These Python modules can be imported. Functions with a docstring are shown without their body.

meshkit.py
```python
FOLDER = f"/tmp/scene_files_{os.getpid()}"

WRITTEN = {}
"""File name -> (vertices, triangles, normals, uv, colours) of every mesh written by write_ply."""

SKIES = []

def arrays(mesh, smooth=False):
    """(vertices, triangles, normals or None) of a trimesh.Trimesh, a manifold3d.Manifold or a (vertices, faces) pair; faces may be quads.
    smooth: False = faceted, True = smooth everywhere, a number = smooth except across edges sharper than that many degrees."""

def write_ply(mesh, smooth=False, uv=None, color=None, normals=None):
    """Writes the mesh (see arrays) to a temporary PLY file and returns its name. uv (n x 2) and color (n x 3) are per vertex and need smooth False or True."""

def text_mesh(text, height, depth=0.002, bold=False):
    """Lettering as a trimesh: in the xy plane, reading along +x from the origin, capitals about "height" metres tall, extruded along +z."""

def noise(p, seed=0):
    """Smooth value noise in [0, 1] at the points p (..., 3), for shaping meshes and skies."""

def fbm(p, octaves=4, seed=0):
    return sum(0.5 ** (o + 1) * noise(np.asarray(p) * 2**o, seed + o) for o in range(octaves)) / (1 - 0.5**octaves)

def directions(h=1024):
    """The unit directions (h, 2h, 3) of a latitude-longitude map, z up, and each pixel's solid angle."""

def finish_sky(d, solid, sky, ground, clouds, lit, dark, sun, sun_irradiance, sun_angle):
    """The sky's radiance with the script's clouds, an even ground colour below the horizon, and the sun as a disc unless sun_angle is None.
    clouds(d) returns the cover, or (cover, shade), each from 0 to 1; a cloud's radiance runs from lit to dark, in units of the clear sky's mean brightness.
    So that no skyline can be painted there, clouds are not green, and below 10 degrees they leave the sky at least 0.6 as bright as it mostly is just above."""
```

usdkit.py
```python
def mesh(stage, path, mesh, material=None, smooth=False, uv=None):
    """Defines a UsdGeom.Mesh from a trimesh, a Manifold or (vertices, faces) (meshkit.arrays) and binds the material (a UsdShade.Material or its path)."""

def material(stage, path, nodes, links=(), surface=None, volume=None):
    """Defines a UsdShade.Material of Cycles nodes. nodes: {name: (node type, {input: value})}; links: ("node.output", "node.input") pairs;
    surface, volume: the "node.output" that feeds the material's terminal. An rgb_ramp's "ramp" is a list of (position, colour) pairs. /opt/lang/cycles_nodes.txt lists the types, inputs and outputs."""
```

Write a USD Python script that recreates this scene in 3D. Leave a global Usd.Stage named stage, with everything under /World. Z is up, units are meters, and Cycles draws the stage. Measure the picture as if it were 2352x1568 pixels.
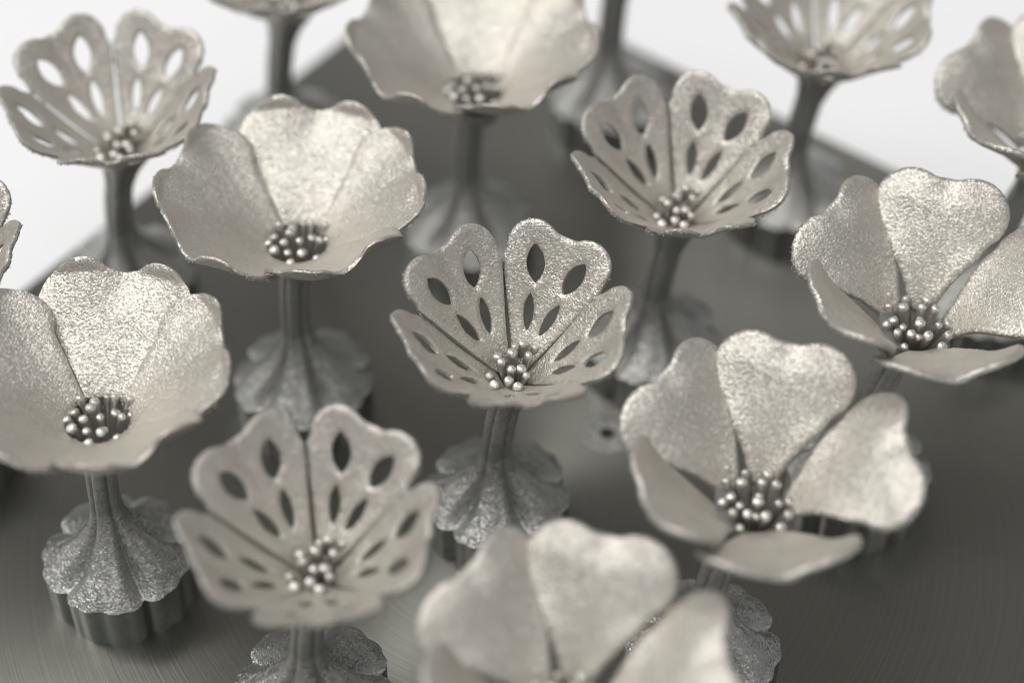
import math, random
import numpy as np
import trimesh, manifold3d
import shapely
from shapely.geometry import Polygon, Point
from shapely.ops import unary_union
from scipy.spatial import Delaunay
from scipy.spatial.transform import Rotation as Rot
from pxr import Usd, UsdGeom, UsdLux, UsdShade, Gf, Sdf
import usdkit, meshkit

MM = 0.001
stage = Usd.Stage.CreateInMemory()
UsdGeom.SetStageUpAxis(stage, UsdGeom.Tokens.z)
UsdGeom.SetStageMetersPerUnit(stage, 1.0)
UsdGeom.Xform.Define(stage, '/World')
UsdGeom.Scope.Define(stage, '/World/Looks')

# ------------------------------------------------------------------ camera
HS = 19.7                       # stamen tips above the plate, mm (height of the aim point)
PITCH, DIST = math.radians(47.5), 151.9
cam = UsdGeom.Camera.Define(stage, '/World/camera')
cam.AddTranslateOp().Set(Gf.Vec3d(0, -DIST * math.cos(PITCH) * MM, (HS + DIST * math.sin(PITCH)) * MM))
cam.AddRotateXOp().Set(90 - math.degrees(PITCH))
cam.CreateHorizontalApertureAttr(36.0)
cam.CreateVerticalApertureAttr(36.0 * 682 / 1024)
FOCAL = 36.0 * 4600 / 2352
cam.CreateFocalLengthAttr(FOCAL)
cam.CreateFStopAttr(FOCAL / 5.5)
cam.CreateFocusDistanceAttr(0.1510)
cam.CreateClippingRangeAttr(Gf.Vec2f(0.005, 20))
cam.CreateExposureAttr(0.27)

# ------------------------------------------------------------------ light: a dim room, ceiling lamps
def mat(name, nodes, links, surface, **k):
    return usdkit.material(stage, '/World/Looks/' + name, nodes, links, surface=surface, **k)

dome = UsdLux.DomeLight.Define(stage, '/World/room_ambience')
dome_m = mat('room_ambience', {'b': ('background_shader', {'color': (1.0, 1.0, 1.0), 'strength': .27})}, [], 'b.background')
UsdShade.MaterialBindingAPI.Apply(dome.GetPrim()).Bind(dome_m)

def lamp(name, pos, aim, w, h, power, color):
    l = UsdLux.RectLight.Define(stage, '/World/' + name)
    p, a = np.array(pos, float), np.array(aim, float)
    z = p - a; z /= np.linalg.norm(z)
    x = np.cross([0, 1, 0.01], z); x /= np.linalg.norm(x); y = np.cross(z, x)
    M = Gf.Matrix4d(*[float(q) for q in (*x, 0, *y, 0, *z, 0, *p, 1)])
    l.AddTransformOp().Set(M)
    l.CreateWidthAttr(w); l.CreateHeightAttr(h); l.CreateIntensityAttr(power); l.CreateColorAttr(Gf.Vec3f(*color))
    return l
lamp('ceiling_lamp', (-.50, .12, .92), (0, 0, .02), .80, .60, 4.0, (1, .985, .955))
lamp('ceiling_lamp_001', (.05, -.30, 1.10), (0, 0, .02), .95, .65, 1.6, (1, .985, .955))

# ------------------------------------------------------------------ materials
def metal(name, base, rough, grain, strength, dark=.75, tint=None, facet=.3, metallic=.82):
    """bare sintered steel: every fused grain is a small facet with a tilt of its own, over a fine uneven relief and a slow drift of tone."""
    nodes = {
        'tc': ('texture_coordinate', {}), 'ge': ('geometry', {}), 'lay': ('mapping', {'scale': (1.0, 1.0, 1.5)}),
        'n1': ('noise_texture', {'scale': grain * .8, 'detail': 2.0, 'roughness': .55}),
        'n2': ('noise_texture', {'scale': 260.0, 'detail': 4.0, 'roughness': .6}),
        'v1': ('voronoi_texture', {'scale': grain}),
        'c': ('vector_math', {'math_type': 'subtract', 'vector2': (.5, .5, .5)}),
        'k': ('vector_math', {'math_type': 'multiply', 'vector2': (facet, facet, facet)}),
        'a': ('vector_math', {'math_type': 'add'}),
        'u': ('vector_math', {'math_type': 'normalize'}),
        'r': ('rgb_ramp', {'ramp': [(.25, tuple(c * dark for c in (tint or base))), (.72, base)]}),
        'rr': ('map_range', {'from_min': .3, 'from_max': .7, 'to_min': rough - .06, 'to_max': rough + .06}),
        'b': ('bump', {'strength': strength, 'distance': .00010}),
        'p': ('principled_bsdf', {'metallic': metallic, 'roughness': rough}),
    }
    links = [('tc.object', 'lay.vector'), ('lay.vector', 'n1.vector'), ('tc.object', 'n2.vector'), ('lay.vector', 'v1.vector'), ('n2.fac', 'r.fac'), ('r.color', 'p.base_color'),
             ('n2.fac', 'rr.value'), ('rr.result', 'p.roughness'), ('v1.color', 'c.vector1'), ('c.vector', 'k.vector1'), ('k.vector', 'a.vector1'),
             ('ge.normal', 'a.vector2'), ('a.vector', 'u.vector1'), ('n1.fac', 'b.height'), ('u.vector', 'b.normal'), ('b.normal', 'p.normal')]
    return mat(name, nodes, links, 'p.BSDF')

PETAL = metal('petal_steel', (.625, .598, .548), .43, 6600., .75, dark=.87, facet=.37)
STAMEN = metal('stamen_steel', (.70, .68, .64), .36, 6600., .4, facet=.22)
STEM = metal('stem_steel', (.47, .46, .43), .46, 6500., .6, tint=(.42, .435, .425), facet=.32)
BASE = metal('base_steel', (.52, .51, .48), .38, 5800., .7, tint=(.45, .465, .455), facet=.5)
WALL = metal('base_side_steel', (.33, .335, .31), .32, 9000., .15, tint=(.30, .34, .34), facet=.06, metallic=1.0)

def plate_material():
    # turned face: rings about a centre, drawn in relief
    cx, cy = 0.4 * MM, -0.6 * MM
    nodes = {
        'tc': ('texture_coordinate', {}),
        'm': ('mapping', {'location': (-cx, -cy, 0.0), 'scale': (1.0, 1.0, 0.0)}),
        'len': ('vector_math', {'math_type': 'length'}),
        'lo': ('noise_texture', {'scale': 90.0, 'detail': 2.0}),
        'k': ('math', {'math_type': 'multiply', 'value2': 7700.0}),
        'k2': ('math', {'math_type': 'multiply', 'value2': 5200.0}),
        'w': ('noise_texture', {'dimensions': '1D', 'scale': 1.0, 'detail': 2.0}),
        'w2': ('noise_texture', {'dimensions': '1D', 'scale': 1.0, 'detail': 3.0}),
        'cut': ('noise_texture', {'scale': 60.0, 'detail': 3.0}),
        's': ('math', {'math_type': 'multiply_add', 'value2': .7}),
        'b': ('bump', {'strength': .33, 'distance': .00004}),
        'tone': ('rgb_ramp', {'ramp': [(.25, (.235, .234, .212)), (.5, (.255, .252, .228)), (.75, (.29, .284, .256))]}),
        'rr': ('map_range', {'from_min': .3, 'from_max': .7, 'to_min': .33, 'to_max': .39}),
        'rel': ('vector_math', {'math_type': 'subtract', 'vector2': (cx, cy, 0.0)}),
        'tan': ('vector_math', {'math_type': 'cross_product', 'vector1': (0.0, 0.0, 1.0)}),
        'tn': ('vector_math', {'math_type': 'normalize'}),
        'p': ('principled_bsdf', {'metallic': 1.0, 'roughness': .34, 'anisotropic': .8, 'anisotropic_rotation': .25}),
    }
    links = [('tc.object', 'rel.vector1'), ('rel.vector', 'tan.vector2'), ('tan.vector', 'tn.vector1'), ('tn.vector', 'p.tangent'), ('tc.object', 'm.vector'), ('m.vector', 'len.vector1'), ('len.value', 'k.value1'), ('len.value', 'k2.value1'), ('k.value', 'w.w'), ('k2.value', 'w2.w'),
             ('tc.object', 'cut.vector'), ('w.fac', 's.value1'), ('w2.fac', 's.value3'), ('s.value', 'b.height'), ('b.normal', 'p.normal'),
             ('w2.fac', 'tone.fac'), ('tone.color', 'p.base_color'), ('cut.fac', 'rr.value'), ('rr.result', 'p.roughness')]
    return mat('plate_steel', nodes, links, 'p.BSDF')
PLATE = plate_material()
TABLE = mat('table_white', {'tc': ('texture_coordinate', {}), 'n': ('noise_texture', {'scale': 40.0, 'detail': 4.0}),
                           'r': ('rgb_ramp', {'ramp': [(.3, (.86, .87, .89)), (.7, (.89, .90, .92))]}),
                           'p': ('principled_bsdf', {'roughness': .5})},
            [('tc.object', 'n.vector'), ('n.fac', 'r.fac'), ('r.color', 'p.base_color')], 'p.BSDF')

# ------------------------------------------------------------------ prim helpers
used = {}
def path_for(parent, name):
    k = (parent, name); n = used.get(k, -1) + 1; used[k] = n
    return f'{parent}/{name}' + (f'_{n:03d}' if n else '')
def put(name, mesh, m, parent='/World', smooth=40):
    v, f = (mesh.vertices, mesh.faces) if hasattr(mesh, 'vertices') else mesh
    p = path_for(parent, name)
    return usdkit.mesh(stage, p, (np.asarray(v) * MM, f), m, smooth=smooth).GetPrim()
def tag(prim, **k):
    for a, b in k.items(): prim.SetCustomDataByKey(a, b)

# ------------------------------------------------------------------ setting: table and plate (millimetres from here on)
PLATE_T = 16.0
tb = trimesh.creation.box((1600, 1600, 20)); tb.apply_translation((0, 300, -PLATE_T - 10))
tag(put('table', tb, TABLE, smooth=False), kind='structure', label='white table top seen behind the steel plate', category='table')

u = np.array([math.cos(math.radians(52.9)), math.sin(math.radians(52.9))]); v = np.array([u[1], -u[0]])
LP, RP = np.array([-29.1, 45.7]), np.array([24.3, 50.7])
# corner where the left edge (along u) meets the rear right edge (along v)
t_ = np.linalg.solve(np.stack([u, -v], 1), RP - LP); corner = LP + u * t_[0]
W_, L_ = 125.0, 150.0
rect = Polygon([corner, corner + v * W_, corner + v * W_ - u * L_, corner - u * L_])
def slab(poly, z0, z1, c=.5):
    a = manifold3d.CrossSection([np.array(poly.exterior.coords)[:-1][::(1 if poly.exterior.is_ccw else -1)]])
    inn = a.offset(-c, manifold3d.JoinType.Miter)
    def ext(s, lo, hi): return manifold3d.Manifold.extrude(s, hi - lo).translate((0, 0, lo))
    return manifold3d.Manifold.batch_hull([ext(a, z0 + c, z1 - c), ext(inn, z0, z1)])
HOLE = (8.2, 7.4)
body = slab(rect, -PLATE_T, 0.0)
hole_cut = manifold3d.Manifold.cylinder(1.0, .6, .6, 48).translate((HOLE[0], HOLE[1], -.999))
body = body - hole_cut
pl = UsdGeom.Xform.Define(stage, '/World/build_plate').GetPrim()
tag(pl, label='dark brushed steel plate with turning marks carrying all the metal flowers', category='plate')
mm = body.to_mesh()
put('plate_body', (mm.vert_properties[:, :3], mm.tri_verts), PLATE, '/World/build_plate', smooth=20)
ring = trimesh.creation.revolve(np.array([[.61, -.3], [.61, .02], [.68, .05], [2.0, .05], [2.1, .0], [2.1, -.001]]), sections=64)
ring.apply_translation((HOLE[0], HOLE[1], .006))
put('hole_ring', ring, STEM, '/World/build_plate')

# ------------------------------------------------------------------ petals
def bez(P, n=200):
    t = np.linspace(0, 1, n)[:, None]; P = np.array(P, float)
    c = (1 - t) ** 3 * P[0] + 3 * t * (1 - t) ** 2 * P[1] + 3 * t ** 2 * (1 - t) * P[2] + t ** 3 * P[3]
    s = np.r_[0, np.cumsum(np.linalg.norm(np.diff(c, axis=0), axis=1))]
    return s, c
class Midrib:
    def __init__(self, P):
        self.s, self.c = bez(P); self.L = self.s[-1]
        d = np.gradient(self.c, self.s, axis=0); self.d = d / np.linalg.norm(d, axis=1, keepdims=True)
    def at(self, l):
        l_ = np.clip(l, 0, self.L)
        p = np.stack([np.interp(l_, self.s, self.c[:, k]) for k in (0, 1)], -1); d = np.stack([np.interp(l_, self.s, self.d[:, k]) for k in (0, 1)], -1)
        d /= np.linalg.norm(d, axis=-1, keepdims=True)
        return p + d * (l - l_)[..., None], d
def sheet(poly, fn, thick, step=.24, seed=0, edge=.5):
    """A curved sheet of even thickness from a flat outline with holes; fn maps (l, t) to points of the middle surface."""
    rings = []
    for r in [poly.exterior, *poly.interiors]:
        n = max(12, int(r.length / (step * .85))); rings.append(np.array([r.interpolate(i / n, normalized=True).coords[0] for i in range(n)]))
    rng = np.random.default_rng(seed)
    B = np.vstack(rings); B = B + rng.normal(0, .012, B.shape)
    x0, y0, x1, y1 = poly.bounds
    gy, gx = np.mgrid[y0:y1:step * .866, x0:x1:step]
    gx = gx + (np.arange(gx.shape[0]) % 2)[:, None] * step / 2
    G = np.stack([gx.ravel(), gy.ravel()], 1) + rng.normal(0, step * .06, (gx.size, 2))
    inner = poly.buffer(-step * .62)
    G = G[shapely.contains_xy(inner, G[:, 0], G[:, 1])]
    Q = np.vstack([B, G]); T = Delaunay(Q).simplices
    cen = Q[T].mean(1); T = T[shapely.contains_xy(poly, cen[:, 0], cen[:, 1])]
    a, b, c = Q[T[:, 0]], Q[T[:, 1]], Q[T[:, 2]]
    ar = (b[:, 0] - a[:, 0]) * (c[:, 1] - a[:, 1]) - (b[:, 1] - a[:, 1]) * (c[:, 0] - a[:, 0])
    T = T[np.abs(ar) > 1e-5]; ar = ar[np.abs(ar) > 1e-5]
    T = np.where((ar > 0)[:, None], T, T[:, ::-1])
    l, t = Q[:, 0], Q[:, 1]; e = 1e-3
    P = fn(l, t); N = np.cross(fn(l + e, t) - P, fn(l, t + e) - P); N /= np.linalg.norm(N, axis=1, keepdims=True)
    nb = len(B); h = np.full(len(Q), thick / 2); h[:nb] *= edge
    P = P + N * (meshkit.fbm(P * 1.3 + seed * 7.1, 3, seed) - .45)[:, None] * .06
    top, bot = P + N * h[:, None], P - N * h[:, None]
    n = len(Q)
    E = np.sort(np.vstack([T[:, [0, 1]], T[:, [1, 2]], T[:, [2, 0]]]), 1); D = np.vstack([T[:, [0, 1]], T[:, [1, 2]], T[:, [2, 0]]])
    _, inv, cnt = np.unique(E, axis=0, return_inverse=True, return_counts=True)
    D = D[cnt[inv.ravel()] == 1]
    side = np.vstack([np.stack([D[:, 1], D[:, 0], D[:, 0] + n], 1), np.stack([D[:, 1], D[:, 0] + n, D[:, 1] + n], 1)])
    return trimesh.Trimesh(np.vstack([top, bot]), np.vstack([T, T[:, ::-1] + n, side]), process=False)
def smooth_poly(p, convex, concave):
    p = p.buffer(concave, 24).buffer(-concave, 24)
    return p.buffer(-convex, 24).buffer(convex, 24)
def almond(l, t, length, width, ang):
    R = (length ** 2 / 4 + width ** 2 / 4) / width
    o = R - width / 2
    p = Point(0, o).buffer(R, 96).intersection(Point(0, -o).buffer(R, 96)).buffer(-.06).buffer(.06)
    return shapely.affinity.translate(shapely.affinity.rotate(p, ang, origin=(0, 0)), l, t)
import shapely.affinity

def petal_fn(mid, kappa, az, extra=None):
    ca, sa = math.cos(az), math.sin(az)
    def fn(l, t):
        p, d = mid.at(l)
        k = kappa(l, p[..., 0]); k = np.where(np.abs(k) < 1e-4, 1e-4, k)
        x, h = np.sin(k * t) / k, (1 - np.cos(k * t)) / k
        if extra is not None: h = h + extra(l, t)
        r = p[..., 0] - d[..., 1] * h; z = p[..., 1] + d[..., 0] * h
        return np.stack([r * ca - x * sa, r * sa + x * ca, z], -1)
    return fn
def conic_fn(mid, az, extra, flat):
    def fn(l, t):
        p, d = mid.at(l); r = np.maximum(p[..., 0], 1.2); th = t / r; h = extra(l, t, th)
        rr = (p[..., 0] - d[..., 1] * h) * (1 + flat * smst(l, .5, 5.5) * (1 / np.cos(np.clip(th, -.8, .8)) - 1)); z = p[..., 1] + d[..., 0] * h
        return np.stack([rr * np.cos(az + th), rr * np.sin(az + th), z], -1)
    return fn
smst = lambda x, a, b: (lambda q: q * q * (3 - 2 * q))(np.clip((x - a) / (b - a), 0, 1))

# pierced flower
midA = Midrib([(1.2, .0), (3.3, 1.75), (5.9, 4.6), (8.35, 8.4)])
LA = midA.L
def outline_A():
    lobes = [Point(LA - 2.0, s * 2.25).buffer(2.0, 32) for s in (1, -1)]
    w = [(l, f * float(np.interp(l, midA.s, midA.c[:, 0]))) for l, f in zip(np.linspace(0, LA - 3.4, 12), np.interp(np.linspace(0, 1, 12), [0, .35, .8, 1], [.585, .622, .655, .655]))]
    core = Polygon([(-.2, .7)] + w + [(LA - 2.0, 3.9), (LA - .6, 1.4), (LA - .6, -1.4), (LA - 2.0, -3.9)] + [(l, -b) for l, b in w[::-1]] + [(-.2, -.7)])
    p = smooth_poly(unary_union(lobes + [core]), .5, 1.3)
    for s in (1, -1):
        p = p.difference(almond(LA - 3.25, s * 1.65, 3.1, 1.42, s * 18)).difference(almond(4.1, s * .9, 3.1, .84, s * 14))
    return p
# cup flower
midB = Midrib([(2.4, -.1), (4.6, 1.8), (7.8, 3.9), (10.6, 6.35)])
LB = midB.L
def outline_B():
    lobes = [Point(LB - 2.65, s * 3.1).buffer(2.7, 32) for s in (1, -1)]
    w = [(l, .66 * float(np.interp(l, midB.s, midB.c[:, 0]))) for l in np.linspace(0, LB - 3.0, 16)]
    core = Polygon([(l, b) for l, b in w] + [(LB - 1.3, 4.4), (LB - .35, 3.0), (LB - 1.0, 0), (LB - .35, -3.0), (LB - 1.3, -4.4)] + [(l, -b) for l, b in w[::-1]])
    return smooth_poly(unary_union(lobes + [core]), .8, 1.0)
# open flower with heart petals
midC = Midrib([(2.1, -.2), (3.9, 2.1), (6.9, 4.9), (9.95, 7.75)])
LC = midC.L
def outline_C(ws=1.0, skew=0.0, ln=1.0):
    lobes = [Point(LC - 2.75, s * 2.35).buffer(2.75, 32) for s in (1, -1)]
    w = [(l, f * float(np.interp(l, midC.s, midC.c[:, 0]))) for l, f in zip(np.linspace(0, LC - 3.2, 12), np.interp(np.linspace(0, 1, 12), [0, .3, .6, 1], [.36, .45, .60, .66]))]
    core = Polygon([(-.2, .7)] + w + [(LC - .4, 2.4), (LC - .4, 0), (LC - .4, -2.4)] + [(l, -b) for l, b in w[::-1]] + [(-.2, -.7)])
    p = smooth_poly(unary_union(lobes + [core]), 1.1, 1.2)
    return shapely.transform(p, lambda c: np.stack([c[:, 0] * (ln + skew * c[:, 1] * smst(c[:, 0], 1, 6)), c[:, 1] * ws], 1))

def extra_A(seed, tilt, off):
    def f(l, t):
        q = smst(l, .45 * LA, LA)
        return tilt * t * smst(l, 1, 7) - off * smst(l, 0, 4) - .35 * q * np.exp(-(t / .9) ** 2) - .15 * smst(l, .8 * LA, LA) * np.abs(t / 3) ** 2
    return f
def extra_B(seed, ccw, cw):
    """ccw, cw: +1 when that edge lies inside its neighbour, -1 outside."""
    def f(l, t, th):
        q = smst(l, .55 * LB, LB); e = .36 * smst(l, 1.0, 5.0)
        w = np.sin(t * .8 + seed * 2.1) * .30 * q
        return e * (ccw * smst(th, .25, .68) + cw * smst(-th, .25, .68)) + w - .40 * q * np.exp(-(t / 1.1) ** 2) + .5 * smst(l, .9 * LB, LB)
    return f
def extra_C(seed, off, droop):
    def f(l, t):
        q = smst(l, .62 * LC, LC)
        w = np.sin(t * .8 + seed * 1.7) * (.22 if seed == 3 else .15) * q
        return -off * smst(l, 0, 4) - droop * smst(l, 1, LC) + w - .3 * q * np.exp(-(t / 1.0) ** 2) + (-.1 if seed in (2, 3) else -.5) * smst(l, .75 * LC, LC * 1.02)
    return f

# ------------------------------------------------------------------ stem and foot: one swept skin, cut into three parts
WALL_H = 4.1
def foot_outline(phi):
    p0 = math.radians(264)
    x = ((phi - p0 + math.pi / 5) % (2 * math.pi / 5)) / (math.pi / 5) - 1
    return 6.0 * (1 - .16 * np.abs(x) ** 6 - .045 * np.exp(-(x / .16) ** 2) - .022 * (np.exp(-((x - .52) / .12) ** 2) + np.exp(-((x + .52) / .12) ** 2))), np.abs(x)
def swept(head, ax_dir, midpt, r_top, pit):
    """head: centre of the cup floor; midpt: a point the stem passes; the foot is centred on the origin."""
    nphi = 200; phi = np.linspace(0, 2 * np.pi, nphi, endpoint=False)
    rho, gx = foot_outline(phi)
    P = np.array([[0, 0, WALL_H], midpt, head], float)
    from scipy.interpolate import CubicSpline
    s = np.r_[0, np.cumsum(np.linalg.norm(np.diff(P, axis=0), axis=1))]
    cs = CubicSpline(s, P, bc_type=((1, (0, 0, 1)), (2, (0, 0, 0))))
    S = np.r_[np.linspace(0, 6.5, 46), np.linspace(6.5, s[-1], 50)[1:]]
    C, Tn = cs(S), cs(S, 1); Tn /= np.linalg.norm(Tn, axis=1, keepdims=True)
    L = s[-1]; rs = 1.24
    rings = []
    for k, sk in enumerate(S):
        g = max(0, 1 - sk / 7.0) ** 2.7
        up = L - sk
        rt = rs + (r_top + 1.0 - rs) * max(0, 1 - up / 3.6) ** 1.8
        flute = 1 - .26 * np.clip(1 - max(0, 1.6 - up) / 1.6, 0, 1) * gx ** 3
        R = rt * flute + (rho - rs * flute) * g
        z_ = Tn[k]; x_ = np.array([1, 0, 0]) - z_ * z_[0]; x_ /= np.linalg.norm(x_); y_ = np.cross(z_, x_)
        groove = (-.6 * gx ** 3 + .35 * (1 - gx ** 2) + .10 * np.cos(gx * 11.5)) * g * (1 - g) * 4 + .2 * (1 - gx ** 2) * g
        pt = C[k] + R[:, None] * (np.cos(phi)[:, None] * x_ + np.sin(phi)[:, None] * y_) + groove[:, None] * z_
        rings.append(pt)
    R_ = np.array(rings)
    R_ = R_ + (meshkit.fbm(R_ * 1.6, 3, 5) - .5)[..., None] * .12 * np.r_[0, 0, np.ones(len(R_) - 2)][:, None, None] * (R_ - C[:, None]) / np.maximum(np.linalg.norm(R_ - C[:, None], axis=2, keepdims=True), .3)
    def strip(a, b, cap=False):
        X = R_[a:b + 1]; m = len(X); V = X.reshape(-1, 3); F = []
        i = np.arange(nphi); j = (i + 1) % nphi
        for k in range(m - 1):
            F.append(np.stack([k * nphi + i, k * nphi + j, (k + 1) * nphi + j, (k + 1) * nphi + i], 1))
        F = np.vstack(F); F = np.vstack([F[:, [0, 1, 2]], F[:, [0, 2, 3]]])
        if cap:
            top = X[-1]; axd_ = np.array(ax_dir); rad = (top - C[b]); rad = rad / np.linalg.norm(rad, axis=1, keepdims=True)
            for rr, dz in ((r_top + .12, -.12), (r_top - .02, -.35), (r_top * .86, -pit)):      # lip, then the wall of the pit the stamens stand in
                V = np.vstack([V, C[b] + rad * rr + axd_ * dz]); k = m - 1
                F = np.vstack([F, np.stack([k * nphi + i, k * nphi + j, (k + 1) * nphi + j], 1), np.stack([k * nphi + i, (k + 1) * nphi + j, (k + 1) * nphi + i], 1)]); m += 1
            c = len(V); V = np.vstack([V, C[b] - axd_ * pit])
            F = np.vstack([F, np.stack([(m - 1) * nphi + i, (m - 1) * nphi + j, np.full(nphi, c)], 1)])
        return trimesh.Trimesh(V, F, process=False)
    kb = int(np.searchsorted(S, 5.6)); kt = int(np.searchsorted(S, L - 3.0))
    foot = strip(0, kb); stem = strip(kb, kt); cup = strip(kt, len(S) - 1, True)
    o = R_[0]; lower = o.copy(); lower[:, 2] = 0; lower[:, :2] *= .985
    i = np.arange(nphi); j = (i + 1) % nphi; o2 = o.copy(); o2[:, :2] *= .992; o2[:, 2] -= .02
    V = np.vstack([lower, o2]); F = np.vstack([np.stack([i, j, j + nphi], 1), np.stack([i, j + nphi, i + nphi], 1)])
    return foot, stem, cup, trimesh.Trimesh(V, F, process=False)

def stamen_mesh(a, b, seed):
    a, b = np.array(a, float), np.array(b, float); d = b - a; L = np.linalg.norm(d); d /= L
    prof = [(.29, 0), (.30, .45 * L), (.32, L - .7), (.36, L - .35), (.375, L - .08), (.335, L + .09), (.22, L + .17), (.0001, L + .2)]
    m = trimesh.creation.revolve(np.array(prof), sections=14)
    m.vertices[:, :2] *= 1 + .16 * math.sin(seed * 2.7)
    m.vertices += (meshkit.fbm(m.vertices * 4 + seed * 3.3, 2, seed) - .5)[:, None] * .09
    m.apply_transform(trimesh.geometry.align_vectors([0, 0, 1], d)); m.apply_translation(a)
    return m

TIPS = {
 'A': [(-1.2, .8), (.15, 1.55), (.8, 1.95), (1.75, 1.6), (-.1, .8), (1.2, .67), (-.15, -.55), (-.35, -1.55), (-1.85, -1.15), (-1.5, -2.0), (1.0, -1.15), (.6, -.35), (-.95, -.15), (.35, -2.3)],
 'B': [(-1.2, 2.95), (-1.5, 1.6), (-.5, 1.6), (1.0, 1.75), (1.75, 2.3), (2.2, 1.45), (-2.25, -.15), (-1.0, -.3), (.2, -.15), (-.55, .6), (1.8, -.3), (-1.7, -1.2), (-.65, -1.3), (.5, -1.7), (1.7, -2.1), (-1.45, -2.15), (1.1, .8), (.3, 2.3), (-1.9, .75), (.55, -.95), (2.35, .55), (-.35, -2.35)],
 'C': [(-1.9, 2.9), (-.5, 2.5), (1.15, 2.2), (-2, 1.65), (-.9, 1.4), (.6, 1.4), (1.7, 1.3), (-2.45, -.3), (-1.15, -.55), (.15, -.55), (1.7, -.45), (2.6, -.2), (-1.75, -1.5), (-.7, -1.65), (.6, -1.9), (-1.3, -2.55), (1.75, -2.4), (.35, .45), (-1.75, .55), (.0, -1.35), (2.35, -1.4), (.3, 3.0)]}
# per kind: head centre above the foot, tilt, turn, mean petal azimuth, midrib, outline, curvature, extra, cup floor radius, stem point
KIND = {
 'A': dict(stam=(1.33, .05), oz=-1.7, tilt=(.02, .09), rot=.13, az=[54, 126, 198, 270, 342], mid=midA, out=outline_A, kap=lambda l, r, n=0: (1, 1, 1.1, 1.3, 1.05)[n] * .66 / np.maximum(r, 1.4) * (1 - .6 * smst(l, 5, LA)), ex=extra_A, r0=1.2, dO=(-.04, .15), midp=(.05, -.25, WALL_H + 6.3), thick=.48,
           po=[(0, .0), (0, .0), (.03, .12), (.0, .0), (.03, -.14)]),
 'B': dict(stam=(.60, .95), oz=-.45, tilt=(-.01, -.03), rot=-.11, az=[88.5, 166, 229, 306, 21], mid=midB, out=outline_B, kap=lambda l, r: .98 / np.maximum(r, 2.0), ex=extra_B, r0=2.4, dO=(-.02, -.03), midp=(-.15, .5, WALL_H + 6.6), thick=.40,
           po=[(-1, -.5), (.25, 1), (-.9, -.25), (-.25, .9), (.5, .25)]),
 'C': dict(stam=(2.8, 1.7), oz=-1.4, tilt=(-.02, .02), rot=-.39, az=[95.5, 154, 231, 297, 25], ws=[(1.03, 0), (1.07, -.014, .955), (1.14, .034), (1.12, -.008), (1.16, 0)], mid=midC, out=outline_C, kap=lambda l, r, n=0: .62 / np.maximum(r, 1.9) * (1 - smst(l, 2, 6.5)) + (-.07, -.06, .085, .07, -.06)[n] * smst(l, 3.5, 8.5), ex=extra_C, r0=2.1, dO=(-.04, 0), midp=(.25, .9, WALL_H + 6.3), thick=.58,
           po=[(-.1, -.2), (.25, .0), (-.05, -.4), (.1, .6), (.0, .2)])}

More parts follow.
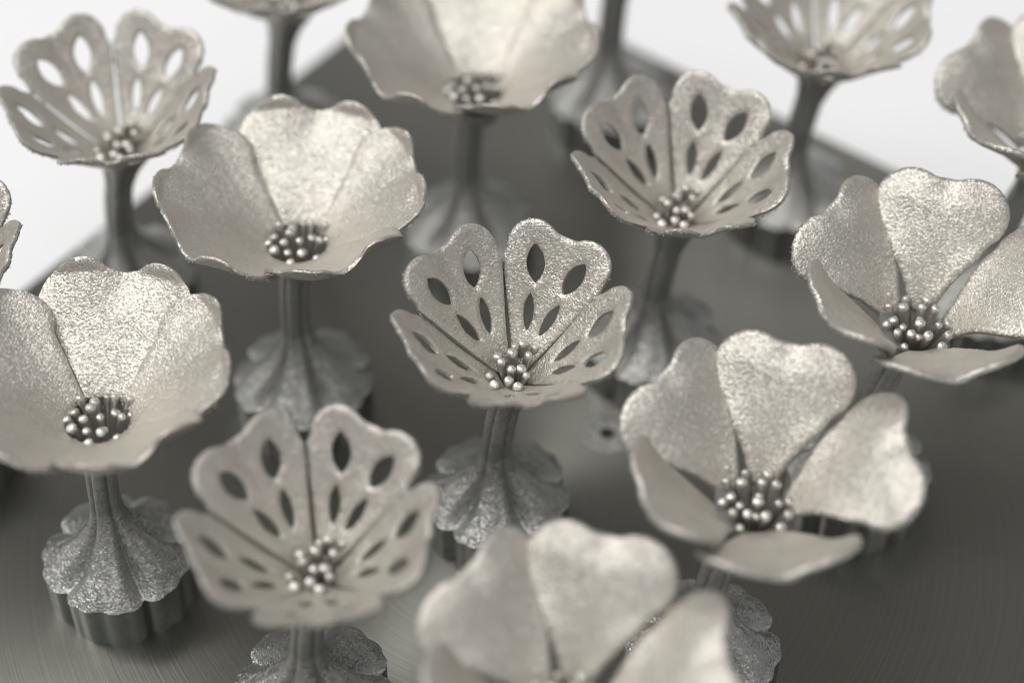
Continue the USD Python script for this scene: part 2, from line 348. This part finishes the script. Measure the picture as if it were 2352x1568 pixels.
def build(kind, root):
    K = KIND[kind]
    O = np.array([K['stam'][0] + K['dO'][0], K['stam'][1] + K['dO'][1], HS + K['oz']])
    M = Rot.from_euler('yx', K['tilt']).as_matrix(); axd = M @ [0, 0, 1]
    head = lambda m: trimesh.Trimesh(m.vertices @ M.T + O, m.faces, process=False)
    foot, stem, cup, wall = swept(O, axd, K['midp'], K['r0'], {'A': 1.3, 'B': 2.3, 'C': 1.9}[kind])
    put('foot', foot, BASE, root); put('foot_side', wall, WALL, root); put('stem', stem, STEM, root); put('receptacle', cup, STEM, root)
    rims = []
    for n, a in enumerate(K['az']):
        az = math.radians(a) + K['rot']; ex = K['ex'](n, *K['po'][n])
        fn = conic_fn(K['mid'], az, ex, (.34, .28, .04, .04, .28)[n]) if kind == 'B' else petal_fn(K['mid'], (lambda l, r: K['kap'](l, r, n)), az, ex)
        outl = K['out'](*(K['ws'][n] if 'ws' in K else []))
        m = sheet(outl, fn, K['thick'], seed=n + {'A': 10, 'B': 20, 'C': 30}[kind])
        put('petal', head(m), PETAL, root)
        ring_ = np.array([outl.exterior.interpolate(q, normalized=True).coords[0] for q in np.linspace(0, 1, 260)])
        ring_ = ring_[ring_[:, 0] > .55 * K['mid'].L]
        rims.append(fn(ring_[:, 0], ring_[:, 1]) @ M.T + O)
    rng = np.random.default_rng(ord(kind))
    for n, (x, y) in enumerate(TIPS[kind]):
        q = np.array([x, y]) * (1.03 if kind == 'B' else .97) + [0, .12]
        b = M @ np.array([q[0], q[1], -K['oz'] - .05 + rng.uniform(-.3, .3) - (.4 if n > 14 else 0)]) + O; a = M @ np.array([q[0] * .5, q[1] * .5, -K['oz'] - 3.2]) + O
        put('stamen', stamen_mesh(a, b, n + 1), STAMEN, root, smooth=60)
    # grains of powder sintered to the undersides of the rims
    R = np.vstack(rims); gs = []
    for p in R[rng.choice(len(R), 330)]:
        s = trimesh.creation.icosphere(subdivisions=1, radius=rng.uniform(.04, .085)); out = p - O; out[2] = 0; out /= max(np.linalg.norm(out), 1e-6)
        s.apply_translation(p + out * rng.uniform(.0, .12) + [0, 0, -rng.uniform(.08, .3)]); gs.append(s)
    tag(put('powder_grains', trimesh.util.concatenate(gs), STEM, root, smooth=60), kind='stuff')

def flower(name, kind, xy, label, group):
    p = path_for('/World', name)
    x = UsdGeom.Xform.Define(stage, p)
    x.AddTranslateOp().Set(Gf.Vec3d(xy[0] * MM, xy[1] * MM, 0))
    o = x.GetPrim()
    if kind not in protos:
        build(kind, p); protos[kind] = p
    else:
        o.GetReferences().AddInternalReference(protos[kind]); o.SetInstanceable(True)
    tag(o, label=label, category='metal flower', group=group)
protos = {}
GA, GB, GC = 'flowers with pierced petals', 'cup flowers with broad unpierced petals', 'open flowers with heart-shaped petals'
NA, NB, NC = 'pierced_metal_flower', 'cup_metal_flower', 'heart_petal_metal_flower'
def at(x, y, k):   # stamen centre on the head level -> foot on the plate
    s = KIND[k]['stam']; return (x - s[0], y - s[1])
flower(NA, 'A', at(.1, -2.2, 'A'), 'sharp pierced-petal steel flower in the middle of the picture', GA)
flower(NA, 'A', at(-13.5, -20.6, 'A'), 'blurred pierced-petal steel flower nearest the viewer, lowest of its kind', GA)
flower(NA, 'A', at(13.5, 15.0, 'A'), 'pierced-petal steel flower standing directly behind and right of the central one', GA)
flower(NA, 'A', at(27.1, 33.7, 'A'), 'blurred pierced-petal flower against white table, near the top right corner', GA)
flower(NA, 'A', at(-32.8, 22.9, 'A'), 'blurred whole pierced-petal flower against the white table at top left', GA)
flower(NA, 'A', at(-20.4, 41.9, 'A'), 'pierced-petal flower cut by the top edge, only its lower rim showing', GA)
flower(NA, 'A', at(-45.7, 4.8, 'A'), 'pierced-petal flower cut by left edge, only one petal showing', GA)
flower(NB, 'B', at(-17.1, 11.0, 'B'), 'wide cup flower of overlapping broad petals, fully in view left of centre', GB)
flower(NB, 'B', at(-30.4, -7.4, 'B'), 'cup flower cut by the left edge, its whole scalloped foot showing below', GB)
flower(NB, 'B', at(-3.2, 29.6, 'B'), 'soft cup flower at the top, back petal cut off by the frame', GB)
flower(NB, 'B', at(10.2, 48.0, 'B'), 'metal flower at the rear with only its dark stem in view', GB)
flower(NC, 'C', at(17.3, -15.0, 'C'), 'large heart-petalled steel flower at lower right with its stamens in view', GC)
flower(NC, 'C', at(31.1, 2.2, 'C'), 'sharp heart-petalled steel flower at the right edge, middle height', GC)
flower(NC, 'C', at(3.6, -32.1, 'C'), 'very blurred heart-petalled flower cut by the bottom edge', GC)
flower(NC, 'C', at(44.9, 21.9, 'C'), 'heart-petalled flower cut by the right edge near the top corner', GC)
